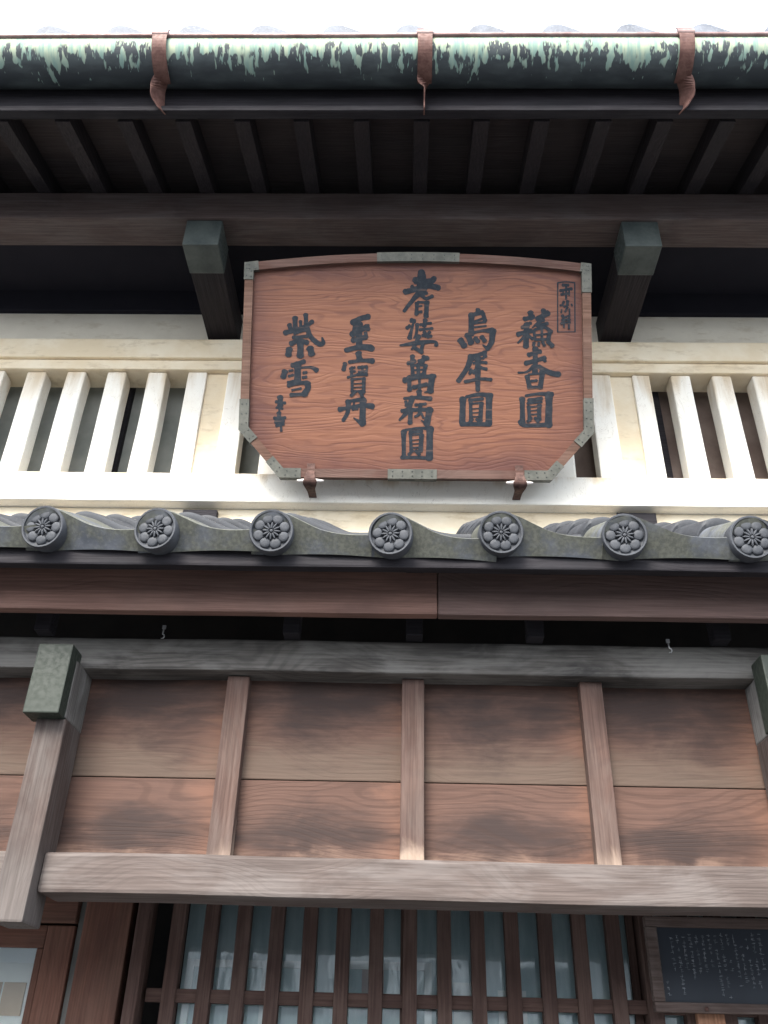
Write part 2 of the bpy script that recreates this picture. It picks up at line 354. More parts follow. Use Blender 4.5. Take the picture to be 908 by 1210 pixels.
# ------------------------------------------------------------------ ground
bm = bmesh.new(); bmesh.ops.create_grid(bm, x_segments=8, y_segments=8, size=150)
tag(link('street', finish(bm, m_asphalt)), kind='structure')

m_opp = simple('grey render', (.30, .31, .32), (.38, .39, .40), 0.9, 3)
m_oppglass = simple('dark window glass', (.03, .04, .05), (.05, .06, .07), 0.15, 2)
opp = empty('facing_house', (0, -5.5, 0))
tag(opp, 'grey house across the street with white window frames, mirrored in the lattice glass', 'building')
ow = box('wall', (-9, 9), (-9.5, -5.5), (0, 2.9), m_opp, opp, 0.02)
box('roof', (-9.4, 9.4), (-9.9, -5.1), (2.905, 3.05), m_oppglass, opp, 0.02)
for x0, x1, z0, z1 in ((-2.50, -2.18, 2.25, 2.66), (-2.12, -1.80, 2.25, 2.66), (-1.74, -1.42, 2.25, 2.66), (-1.36, -1.04, 2.25, 2.66), (-.74, -.04, 2.1, 2.66), (.2, .62, 2.1, 2.66), (1.1, 1.9, 2.1, 2.66), (2.6, 3.6, 2.1, 2.66), (-5.6, -4.4, 1.0, 2.66), (4.6, 5.8, 1.0, 2.66)):
    wn_ = box('window', (x0+.06, x1-.06), (-5.52, -5.49), (z0+.06, z1-.06), m_oppglass, opp, 0)
    for a, b, c, d in ((x0, x1, z1-.06, z1), (x0, x1, z0, z0+.06), (x0, x0+.06, z0+.0605, z1-.0605), (x1-.06, x1, z0+.0605, z1-.0605)):
        box('window_frame', (a, b), (-5.52, -5.46), (c, d), m_white, wn_, 0)

# ------------------------------------------------------------------ house
house = empty('town_house', (0, 2.6, 0))
tag(house, 'old wooden merchant house with white plaster upper storey and tiled eaves', 'house')
XL, XR = -2.3, 2.3

# upper storey plaster wall: built of a frame round the slot windows
wall = box('upper_wall', (XL, XR), (2.62, 2.70), (4.0, 4.205), m_plaster_up, house, 0.004)
box('cornice_band', (XL, XR), (2.57, 2.70), (3.925, 4.021), m_plaster_old, wall, 0.006, 0.002)
box('cornice_band', (XL, XR), (2.585, 2.70), (3.878, 3.9245), m_plaster_old, wall, 0.005, 0.0015)
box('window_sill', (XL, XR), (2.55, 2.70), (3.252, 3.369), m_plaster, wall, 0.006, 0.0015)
box('wall_base', (XL, XR), (2.60, 2.70), (2.95, 3.2515), m_plaster_old, wall, 0.004)
def slat(x0, x1):
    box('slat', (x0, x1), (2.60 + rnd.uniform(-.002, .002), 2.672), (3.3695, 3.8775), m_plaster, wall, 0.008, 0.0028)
for k in range(-6, 4): slat(-1.480+.1576*k, -1.480+.1576*k+.0745)
def pier(x0, x1, s0, s1):
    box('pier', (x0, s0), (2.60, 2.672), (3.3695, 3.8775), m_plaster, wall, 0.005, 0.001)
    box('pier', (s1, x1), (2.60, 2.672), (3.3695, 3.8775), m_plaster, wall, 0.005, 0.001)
    box('blind_slot', (s0, s1), (2.612, 2.66), (3.3695, 3.8775), m_plaster_old, wall, 0.0)
pier(-.850, -.617, -.776, -.695); pier(.686, .918, .770, .852)
for k in range(6): slat(-.535+.162*k, -.535+.162*k+.0745)
slat(.520, .600)
for k in range(9): slat(.998+.154*k, .998+.154*k+.0745)
box('inner_board', (XL, -.02), (2.735, 2.75), (3.2, 3.95), m_shutter, wall, 0)
box('inner_board', (-.018, XR), (2.735, 2.75), (3.2, 3.95), m_shutter2, wall, 0)
for x in (-1.12, -.86, .95, 1.07): box('inner_post', (x, x+.028), (2.705, 2.734), (3.2, 3.95), m_dark_x, wall, 0.002)
for x0, x1, z in ((-.773, -.653, 3.234), (.716, .849, 3.240)): box('wall_plate_end', (x0, x1), (2.575, 2.6), (z-.10, z), m_dark_x, wall, 0.004)

# eave beam on two arms
box('shade_board', (XL, XR), (2.2385, 2.5995), (4.315, 4.33), m_shade_black, house, 0)  # added black board, stands in for the dark shade behind the beam
box('wall_plate', (XL, XR), (2.60, 2.72), (4.2055, 4.52), m_shade_black, house, 0.004)
box('eave_beam', (XL, XR), (2.109, 2.238), (4.171, 4.309), m_beam, house, 0.007, 0.0015)
for x in (-.735, .810):
    a = box('bracket_arm', (x-.061, x+.061), (2.125, 2.68), (4.046, 4.1705), m_dark_y, house, 0.005)
    c = box('copper_cap', (x-.064, x+.064), (2.118, 2.253), (4.043, 4.1695), m_cap, a, 0.004)

# upper roof: sloping deck, rafters, eave boards, tiles
SU = 0.30; AU = math.atan(SU)
def slope_slab(name, y0, y1, z0, s, t, mat, parent, x0=XL, x1=XR):
    """sheet whose underside starts at (y0, z0) and climbs with slope s"""
    bm = bmesh.new()
    for x in (x0, x1):
        for (y, z) in ((y0, z0), (y1, z0+s*(y1-y0)), (y1, z0+s*(y1-y0)+t), (y0, z0+t)): bm.verts.new((x, y-2.6, z))
    bm.verts.ensure_lookup_table(); V = bm.verts
    for f in ((0, 1, 2, 3), (7, 6, 5, 4), (0, 4, 5, 1), (1, 5, 6, 2), (2, 6, 7, 3), (3, 7, 4, 0)): bm.faces.new([V[i] for i in f])
    me = finish(bm, mat); o = link(name, me, parent)
    if parent is not house: o.location = -parent.location if False else (0, 0, 0)
    return o
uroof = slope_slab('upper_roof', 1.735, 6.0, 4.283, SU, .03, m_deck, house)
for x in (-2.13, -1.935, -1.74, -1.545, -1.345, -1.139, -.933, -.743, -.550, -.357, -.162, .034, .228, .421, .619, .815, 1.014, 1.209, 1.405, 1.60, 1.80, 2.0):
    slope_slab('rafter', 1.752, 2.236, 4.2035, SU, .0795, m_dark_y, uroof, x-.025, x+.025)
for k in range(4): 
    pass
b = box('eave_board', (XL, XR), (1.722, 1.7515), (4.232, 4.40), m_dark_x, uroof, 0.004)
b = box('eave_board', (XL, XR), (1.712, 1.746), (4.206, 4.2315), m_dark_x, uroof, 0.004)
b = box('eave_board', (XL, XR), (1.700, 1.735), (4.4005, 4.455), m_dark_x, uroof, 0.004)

PROF = [(-.17, .015), (-.155, .07), (-.10, .14), (-.03, .172), (.05, .178), (.14, .155), (.26, .10), (.40, .04), (.55, .008), (.70, 0), (.85, .006), (.97, .02)]
def tile_mesh(W, L, mat, apron=0.0, tilt=0.0, t=.016):
    """S-profile pan tile: x across, y up the slope, z off the slope; apron hangs at the front edge"""
    P = [(u*W, z*W) for u, z in catmull(PROF, 3)]
    bm = bmesh.new(); n = len(P)
    rows = []
    for y, dz in ((0, 0), (0.006, .004), (L, .004)):
        rows.append(([bm.verts.new((x, y, z+dz-(.004 if y == 0 else 0))) for x, z in P], [bm.verts.new((x, y, z-t)) for x, z in P]))
    for a, b in zip(rows, rows[1:]):
        for i in range(n-1):
            bm.faces.new((a[0][i], a[0][i+1], b[0][i+1], b[0][i])); bm.faces.new((a[1][i], b[1][i], b[1][i+1], a[1][i+1]))
        bm.faces.new((a[0][0], b[0][0], b[1][0], a[1][0])); bm.faces.new((a[0][-1], a[1][-1], b[1][-1], b[0][-1]))
    for i in range(n-1):
        bm.faces.new((rows[0][0][i], rows[0][1][i], rows[0][1][i+1], rows[0][0][i+1]))
        bm.faces.new((rows[-1][0][i], rows[-1][0][i+1], rows[-1][1][i+1], rows[-1][1][i]))
    if apron:
        st, ct = math.sin(tilt), math.cos(tilt)
        f, bk = [], []
        for i, (x, z) in enumerate(P):
            zb = -apron*(1 - .10*math.sin(max(0, min(1, x/W))*math.pi))
            for lst, off in ((f, -.004), (bk, .014)):
                lst.append((bm.verts.new((x, off, z+.002)), bm.verts.new((x, off+st*(z-zb)*0+(-zb)*st*0 + (z-zb)*math.tan(tilt), zb))))
        for i in range(n-1):
            bm.faces.new((f[i][0], f[i][1], f[i+1][1], f[i+1][0])); bm.faces.new((bk[i][0], bk[i+1][0], bk[i+1][1], bk[i][1]))
            bm.faces.new((f[i][0], f[i+1][0], bk[i+1][0], bk[i][0])); bm.faces.new((f[i][1], bk[i][1], bk[i+1][1], f[i+1][1]))
        bm.faces.new((f[0][0], bk[0][0], bk[0][1], f[0][1])); bm.faces.new((f[-1][0], f[-1][1], bk[-1][1], bk[-1][0]))
    return finish(bm, mat, False)
def smooth_by_angle(me, ang=40):
    me.polygons.foreach_set('use_smooth', [True]*len(me.polygons))
    bm = bmesh.new(); bm.from_mesh(me)
    for e in bm.edges:
        if len(e.link_faces) == 2 and e.calc_face_angle(0) > R(ang): e.smooth = False
    bm.to_mesh(me); bm.free(); return me
WU = .2355
t_up = smooth_by_angle(tile_mesh(WU*1.0, .29, m_tile_up, .055, 0))
for c in range(3):
    for k in range(-4, 16):
        if c and not (-4 <= k < 16): continue
        y = 1.60 + c*.22; z = 4.430 + SU*(y-1.60) + c*.006
        link('roof_tile', t_up, uroof, (-1.232+WU*k+.17*WU, y-2.6, z), (AU-R(3), 0, 0))

# lower pent roof
SL = 0.588; AL = math.atan(SL)
lroof = slope_slab('lower_roof', 1.745, 2.62, 2.5945, SL, .02, m_shade_black, house)
box('eave_board', (XL, XR), (1.735, 1.762), (2.553, 2.594), m_dark_x, lroof, 0.005, 0.0015)
for k in range(-7, 8):
    slope_slab('rafter', 1.80, 2.60, 2.5945+.055*SL-.052, SL, .05, m_dark_y, lroof, .02+.29*k-.02, .02+.29*k+.02)
t_eave = smooth_by_angle(tile_mesh(.262, .27, m_tile_lichen, .047, R(12)))
t_mid = smooth_by_angle(tile_mesh(.262, .28, m_tile, 0, 0, .020))
def disc_mesh():
    bm = bmesh.new()
    prof = [(0, -.004), (.041, -.004), (.0435, -.0065), (.0442, -.0125), (.0478, -.013), (.0495, -.0105), (.0495, .03)]   # radius, y
    N = 32; rings = []
    for r, y in prof:
        rings.append([bm.verts.new((0, y, 0))] if r == 0 else [bm.verts.new((r*math.cos(a*2*math.pi/N), y, r*math.sin(a*2*math.pi/N))) for a in range(N)])
    for i in range(N): bm.faces.new((rings[0][0], rings[1][i], rings[1][(i+1) % N]))
    for a, b in zip(rings[1:], rings[2:]):
        for i in range(N): bm.faces.new((a[i], b[i], b[(i+1) % N], a[(i+1) % N]))
    def dome(cx, cz, rx, rz, h, rot):
        K = 12; prev = None
        for j, (f, hh) in enumerate(((1, 0), (.93, .62), (.74, .92), (.3, 1))):
            ring = []
            for i in range(K):
                a = i*2*math.pi/K; x, z = rx*f*math.cos(a), rz*f*math.sin(a)
                ring.append(bm.verts.new((cx+x*math.cos(rot)-z*math.sin(rot), -.004-h*hh, cz+x*math.sin(rot)+z*math.cos(rot))))
            if prev:
                for i in range(K): bm.faces.new((prev[i], ring[i], ring[(i+1) % K], prev[(i+1) % K]))
            prev = ring
        bm.faces.new(prev)
    for k in range(8):
        a = k*math.pi/4 + math.pi/8; dome(.0300*math.cos(a), .0300*math.sin(a), .0124, .0130, .0056, a)
    for k in range(12):
        a = k*math.pi/6; dome(.0125*math.cos(a), .0125*math.sin(a), .0095, .0026, .0085, a)
    dome(0, 0, .0045, .0045, .009, 0)
    return smooth_by_angle(finish(bm, m_disc), 50)
disc = disc_mesh()
DX = [-.815, -.560, -.301, -.035, .209, .481, .758]
DX = [DX[0]-.262*k for k in (4, 3, 2, 1)] + DX + [DX[-1]+.262*k for k in (1, 2, 3, 4)]
for i, x in enumerate(DX):
    jz, jr = rnd.uniform(-.004, .004), rnd.uniform(-.035, .035)
    wgap = (DX[i+1]-x)/.262 if i+1 < len(DX) else 1
    e = link('eave_tile', t_eave, lroof, (x, 1.70-2.6, 2.6165+jz), (AL-R(4), jr*.6, jr)); e.scale = (wgap, 1, 1)
    link('tile_disc', disc, lroof, (x, 1.698-2.6, 2.6195+jz), (R(14)+jr, rnd.uniform(0, .8), jr))
    for c in range(1, 5):
        y = 1.70 + .195*c; j = rnd.uniform(-.002, .002)
        e = link('roof_tile', t_mid, lroof, (x+rnd.uniform(-.003, .003), y-2.6, 2.6195+SL*(y-1.70)+.001+j), (AL-R(4), rnd.uniform(-.008, .008), 0)); e.scale = (wgap, 1, 1)

# red brown fascia beam under the tiles, in two lengths
box('fascia_beam', (XL, .0728), (1.84, 1.868), (2.491, 2.61), m_fascia, house, 0.005, 0.001)
box('fascia_beam', (.0735, XR), (1.8405, 1.868), (2.4908, 2.61), m_fascia2, house, 0.005, 0.001)
for x in (-.876, -.274, .021, .31, .75, -1.45, 1.35):
    box('short_strut', (x-.02, x+.02), (1.945, 1.985), (2.486, 2.63), m_dark_x, house, 0.003)

# ground floor behind the screen: lattice window, boards, door
front = box('ground_floor_wall', (XL, XR), (2.66, 2.70), (0, 2.95), m_black, house, 0)
latt = box('lattice_window', (-.666, .628), (2.43, 2.50), (2.05, 2.13), m_lattx, house, 0.004)
for x in [-.568, -.484, -.401, -.316, -.232, -.148, -.064, .020, .105, .189, .274, .359, .444, .528]:
    box('lattice_bar', (x-.0175, x+.0175), (2.447, 2.482), (.55, 2.0495), m_latt, latt, 0.003, 0.001)
box('cross_rail', (-.6255, .592), (2.456, 2.476), (1.737, 1.767), m_lattx, latt, 0.002)
box('cross_rail', (-.6255, .592), (2.456, 2.476), (1.30, 1.33), m_lattx, latt, 0.002)
box('window_post', (.592, .628), (2.44, 2.52), (.45, 2.0495), m_latt, latt, 0.004)
for x0, x1, y in ((-.560, .016, 2.492), (-.004, .590, 2.503)):
    box('glass_pane', (x0, x1), (y, y+.004), (.6, 2.13), m_glass, latt, 0)
    box('sash_stile', (x1-.02, x1), (y-.008, y-.0005), (.6, 2.13), m_latt, latt, 0.002)
def frame_rect(name, x0, x1, z0, z1, y, t, mat, parent):
    bm = bmesh.new()
    for a, b, c, d in ((x0, x1, z1-t, z1), (x0, x1, z0, z0+t), (x0, x0+t, z0+t, z1-t), (x1-t, x1, z0+t, z1-t)):
        q = bmesh.ops.create_cube(bm, size=1)['verts']
        for v in q: v.co = Vector(((a+b)/2+v.co.x*(b-a), v.co.y*.012, (c+d)/2+v.co.z*(d-c)))
    o = link(name, finish(bm, mat), parent); set_local(o, parent, (0, y, 0)); return o
cur = box('curtain', (-.557, .62), (2.522, 2.528), (.6, 2.2), m_curtain, latt, 0)
frame_rect('mirrored_frame', -.545, -.335, 1.60, 1.838, 2.514, .017, m_white, latt)  # frames put behind the glass in place of mirrored windows across the street
frame_rect('mirrored_frame', -.325, -.225, 1.60, 1.838, 2.514, .015, m_white, latt)
frame_rect('mirrored_frame', -.165, .075, 1.56, 1.842, 2.514, .018, m_white, latt)
box('paper_sheet', (-.10, -.045), (2.518, 2.520), (1.74, 1.825), m_paper, latt, 0)
box('white_card', (.13, .19), (2.516, 2.5205), (1.62, 1.80), m_white, latt, 0)
box('white_card', (.24, .31), (2.516, 2.5205), (1.62, 1.785), m_white, latt, 0)
# boards and door on the left
box('post_slim', (-.667, -.636), (2.42, 2.50), (.1, 2.2), m_latt, house, 0.003)
box('wall_board', (-.803, -.684), (2.43, 2.50), (.1, 2.2), m_door, house, 0.004, 0.001)
box('weather_strip', (-.823, -.8035), (2.455, 2.50), (.1, 2.2), m_strip, house, 0.002)
door = box('door', (-.894, -.824), (2.44, 2.49), (.1, 1.90), m_door, house, 0.004)
box('door_stile', (-.912, -.8945), (2.444, 2.49), (.1, 1.8475), m_door, door, 0.003)
box('door_rail', (-1.5, -.8945), (2.442, 2.49), (1.848, 1.90), m_doorx, door, 0.004)
box('door_head', (-1.6, -.824), (2.43, 2.50), (1.905, 2.2), m_doorx, house, 0.003)
box('glass_pane', (-1.5, -.9125), (2.450, 2.453), (.5, 1.8475), m_glass, door, 0)
box('blind', (-1.5, -.9125), (2.456, 2.4585), (1.815, 1.8475), m_white, door, 0)
box('reflection_sheet', (-1.5, -.9125), (2.464, 2.468), (.5, 1.8475), m_pane_bright, door, 0)  # pale sheet put in for the bright reflections in the door pane
for x0, x1, z0, z1 in ((-.98, -.925, 1.70, 1.772), (-1.045, -.985, 1.70, 1.772), (-1.13, -1.06, 1.70, 1.765)): box('card_box', (x0, x1), (2.4595, 2.4635), (z0, z1), m_tan, door, 0.001)
# right of the lattice, behind the notice
box('lintel', (.6285, XR), (2.43, 2.50), (2.00, 2.2), m_lattx, house, 0.004)
for k in range(12):
    x = .70+.085*k
    box('lattice_bar', (x-.018, x+.018), (2.45, 2.485), (.55, 1.9995), m_latt, house, 0.003)
box('glass_pane', (.63, XR), (2.497, 2.501), (.55, 2.2), m_glass, house, 0)
box('curtain', (.63, XR), (2.522, 2.528), (.55, 2.2), m_curtain, house, 0)
box('orange_board', (.70, .765), (2.425, 2.447), (1.2, 1.741), m_orange, house, 0.003)
box('cross_rail', (.6285, XR), (2.4555, 2.4755), (1.737, 1.767), m_lattx, house, 0.002)

# ------------------------------------------------------------------ hanging screen of boards under the lower eave
scr = empty('hanging_board_screen', (0, 2.05, 1.85))
tag(scr, 'weathered brown board screen with battens hanging under the lower tiled eave', 'screen')
box('top_beam', (XL, XR), (1.98, 2.085), (2.4035, 2.4835), m_grey, scr, 0.006, 0.002)
edges = [XL, -1.22, -.80, -.400, .0195, .4415, .846, 1.27, XR]
for a, b in zip(edges, edges[1:]):
    box('upper_board', (a+.001, b-.001), (2.048, 2.066), (2.167, 2.43), m_board_hi, scr, 0.003)
    box('lower_board', (a+.001, b-.001), (2.0505, 2.069), (1.93, 2.1663), m_board_lo, scr, 0.003)
for x in (-1.22, -.400, .0195, .4415, 1.27):
    box('batten', (x-.0265, x+.0265), (2.012, 2.0475), (1.972, 2.4030), m_batten, scr, 0.003, 0.0007)
for a, b in ((XL, -.8305), (-.7605, .8115), (.8805, XR)):
    box('bottom_rail', (a, b), (1.968, 2.09), (1.903, 1.9845), m_rail, scr, 0.008, 0.002)
for x in (-.7955, .846):
    box('post', (x-.0345, x+.0345), (1.93, 2.035), (1.841, 2.262), m_greyz, scr, 0.005, 0.001)
    a = box('arm', (x-.030, x+.030), (1.93, 2.0475), (2.2645, 2.4025), m_stub, scr, 0.004)
    box('copper_cap', (x-.0405-.0125, x+.0405-.0125) if x < 0 else (x-.0405, x+.0405), (1.89, 1.956), (2.261, 2.426), m_cap2, a, 0.003)

# ------------------------------------------------------------------ copper gutter with three hangers
gut = empty('rain_gutter', (0, 1.652, 4.376))
tag(gut, 'half round copper rain gutter streaked with pale green verdigris along the upper eave', 'gutter')
GR = .082
def gutter():
    bm = bmesh.new(); uvl = bm.loops.layers.uv.new('UVMap'); nx, na = 120, 18
    V = []
    for r in (GR, GR-.003):
        rows = []
        for i in range(nx+1):
            x = XL+(XR-XL)*i/nx; sag = .0012*math.sin(x*5.1)+.0008*math.sin(x*13)
            rows.append([bm.verts.new((x, -r*math.cos(math.pi*j/na), -r*math.sin(math.pi*j/na)+sag)) for j in range(na+1)])
        V.append(rows)
    for k, rows in enumerate(V):
        for i in range(nx):
            for j in range(na):
                f = bm.faces.new((rows[i][j], rows[i+1][j], rows[i+1][j+1], rows[i][j+1]))
                for l, (ii, jj) in zip(f.loops, ((i, j), (i+1, j), (i+1, j+1), (i, j+1))):
                    l[uvl].uv = ((XR-XL)*ii/nx, GR*math.pi*jj/na)
    for i in range(nx):
        for j in (0, na): bm.faces.new((V[0][i][j], V[1][i][j], V[1][i+1][j], V[0][i+1][j]))
    return finish(bm, m_verdi, True)
link('trough', gutter(), gut)
def tube(pts, r, mat, n=10):
    bm = bmesh.new(); rings = []
    for i, p in enumerate(pts):
        p = Vector(p); d = (Vector(pts[min(i+1, len(pts)-1)])-Vector(pts[max(i-1, 0)])).normalized()
        up = Vector((1, 0, 0)) if abs(d.x) < .9 else Vector((0, 0, 1)); a = d.cross(up).normalized(); b = d.cross(a)
        rings.append([bm.verts.new(p+a*r*math.cos(2*math.pi*k/n)+b*r*math.sin(2*math.pi*k/n)) for k in range(n)])
    for q, s in zip(rings, rings[1:]):
        for k in range(n): bm.faces.new((q[k], q[(k+1) % n], s[(k+1) % n], s[k]))
    bm.faces.new(rings[0]); bm.faces.new(rings[-1][::-1])
    return finish(bm, mat, True)
link('rim', tube([(XL+.1*i, -GR-.001, .003+.0012*math.sin((XL+.1*i)*5.1)) for i in range(int((XR-XL)/.1)+1)], .0085, m_rim), gut)
def ribbon(path, widths, normals, t, mat):
    """flat strip through the path; widths along the given side vectors"""
    bm = bmesh.new(); R4 = []
    for p, wd, (sd, no) in zip(path, widths, normals):
        p, sd, no = Vector(p), Vector(sd).normalized(), Vector(no).normalized()
        R4.append([bm.verts.new(p+sd*wd/2+no*t/2), bm.verts.new(p-sd*wd/2+no*t/2), bm.verts.new(p-sd*wd/2-no*t/2), bm.verts.new(p+sd*wd/2-no*t/2)])
    for a, b in zip(R4, R4[1:]):
        for k in range(4): bm.faces.new((a[k], a[(k+1) % 4], b[(k+1) % 4], b[k]))
    bm.faces.new(R4[0]); bm.faces.new(R4[-1][::-1])
    bmesh.ops.recalc_face_normals(bm, faces=bm.faces)
    return finish(bm, mat, False)
for x, tw, sw in ((-.800, 1, .012), (.041, 1, .0), (.857, -1, -.012)):
    path, wd, nm = [], [], []
    for k in range(21):                                   # over the rim and down the front of the trough
        a = R(-25 + 127*k/20); r = GR+.010
        path.append((x, -r*math.cos(a), -r*math.sin(a))); wd.append(.046 if k > 4 else .049); nm.append(((1, 0, 0), (0, -math.cos(a), -math.sin(a))))
    link('hanger_strap', ribbon(path, wd, nm, .004, m_strap), gut)
    # blade twisted on edge, running from the trough bottom back to the eave board
    cp = catmull([(-.010, -.086), (.018, -.100), (.040, -.124), (.054, -.150), (.059, -.178)], 4); path2, wd2, nm2 = [], [], []
    for k, (py, pz) in enumerate(cp):
        t = k/(len(cp)-1); ang = R(90 if sw == 0 else 62*tw)*min(1, t*3)
        a_, b_ = Vector(cp[max(k-1, 0)]), Vector(cp[min(k+1, len(cp)-1)]); dd = (b_-a_).normalized(); inp = Vector((0, -dd.y, dd.x))
        sd = Vector((1, 0, 0))*math.cos(ang) + inp*math.sin(ang); no = Vector((1, 0, 0))*-math.sin(ang) + inp*math.cos(ang)
        path2.append((x - sw*1.6*math.sin(math.pi*t), py, pz)); wd2.append(.030+.034*math.sin(math.pi*min(1, .15+.85*t))); nm2.append((sd, no))
    link('hanger_blade', ribbon(path2, wd2, nm2, .004, m_strap), gut)
    link('rim_clip', smooth_by_angle(tube([(x-.026, -GR-.002, .006), (x+.026, -GR-.002, .006)], .0145, m_rim, 12)), gut)

# ------------------------------------------------------------------ signboard
sign = empty('wooden_signboard', (.0255, 2.459, 3.290), (R(25), 0, 0))
tag(sign, 'large reddish wooden signboard with black brush characters leaning out above the lower eave', 'signboard')
HW, HB, ZS, ZT, ZM = .594, .455, .160, .748, .787
OUT = [(-HW, ZT)] + [(-HW*math.cos(math.pi*k/24), ZT+(ZM-ZT)*(1-math.cos(math.pi*k/24)**2)) for k in range(1, 24)] + [(HW, ZT), (HW, ZS), (HB, 0), (-HB, 0), (-HW, ZS)]
NP = len(OUT)
CORN = {'tl': 0, 'tr': 24, 'r': 25, 'br': 26, 'bl': 27, 'l': 28}
def offs(i):
    a, b, c = (Vector(OUT[j % NP]) for j in (i-1, i, i+1))
    d1, d2 = (b-a).normalized(), (c-b).normalized(); n1, n2 = Vector((d1.y, -d1.x)), Vector((d2.y, -d2.x))
    m = (n1+n2).normalized(); return m/m.dot(n1)
def along(i0, t0, i1, t1):
    """points with inward offset vectors from corner i0 + fraction t0 to corner i1 + fraction t1 (indices along OUT)"""
    def pt(i, t):
        if t == 0: return Vector(OUT[i % NP]), offs(i)
        a, b = Vector(OUT[i % NP]), Vector(OUT[(i+1) % NP]); d = (b-a).normalized(); return a+(b-a)*t, Vector((d.y, -d.x))
    L = [pt(i0, t0)]; i = i0+1
    while i <= i1: L.append(pt(i, 0)); i += 1
    if t1 > 0: L.append(pt(i1, t1))
    return L
def strip(L, o0, o1, y0, y1, mat, bev=0):
    poly = [(p+n*o0) for p, n in L] + [(p+n*o1) for p, n in reversed(L)]
    return finish(prism([tuple(q) for q in poly], y0, y1, bev), mat)
sgn = 1 if (Vector((0, .3))-Vector(OUT[12])).dot(offs(12)) > 0 else -1
inn = [tuple(Vector(OUT[i])+offs(i)*sgn*.020) for i in range(NP)]
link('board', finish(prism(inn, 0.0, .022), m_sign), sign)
FW = .029*sgn
for i0, i1, mf in ((0, 24, m_signframe_d), (24, 25, m_signframe), (25, 26, m_signframe), (26, 27, m_signframe_d), (27, 28, m_signframe), (28, 29, m_signframe)):
    link('frame_rail', strip(along(i0, 0, i1, 0), .0, FW, -.016, .034, mf), sign)
def fitting(i0, t0, i1, t1):
    L = along(i0, t0, i1, t1)
    o = link('metal_fitting', strip(L, -.0025*sgn, FW+.001*sgn, -.0185, .036, m_fit), sign)
    bm = bmesh.new()
    tot = 0
    for (p, n), (q, m) in zip(L, L[1:]):
        ln = (q-p).length; k = max(1, int(ln/.028))
        for j in range(k):
            for o2 in (.007, .022):
                c = p.lerp(q, (j+.5)/k) + n.lerp(m, (j+.5)/k)*sgn*o2
                M4 = Matrix.Translation((c.x, -.0190, c.y)) @ Matrix.Rotation(math.pi/2, 4, 'X')
                bmesh.ops.create_cone(bm, cap_ends=True, segments=8, radius1=.0026, radius2=.0018, depth=.0022, matrix=M4)
    tag(link('nail_heads', finish(bm, m_nail), o), kind='stuff')
fitting(-1, .90, 3, .0); fitting(10, .2, 13, .9); fitting(21, .5, 24, .17); fitting(24, .90, 25, .35) if False else None
fitting(24, .80, 25, .30); fitting(25, .72, 26, .10); fitting(26, .42, 26, .60); fitting(26, .92, 27, .32); fitting(27, .72, 28, .18)
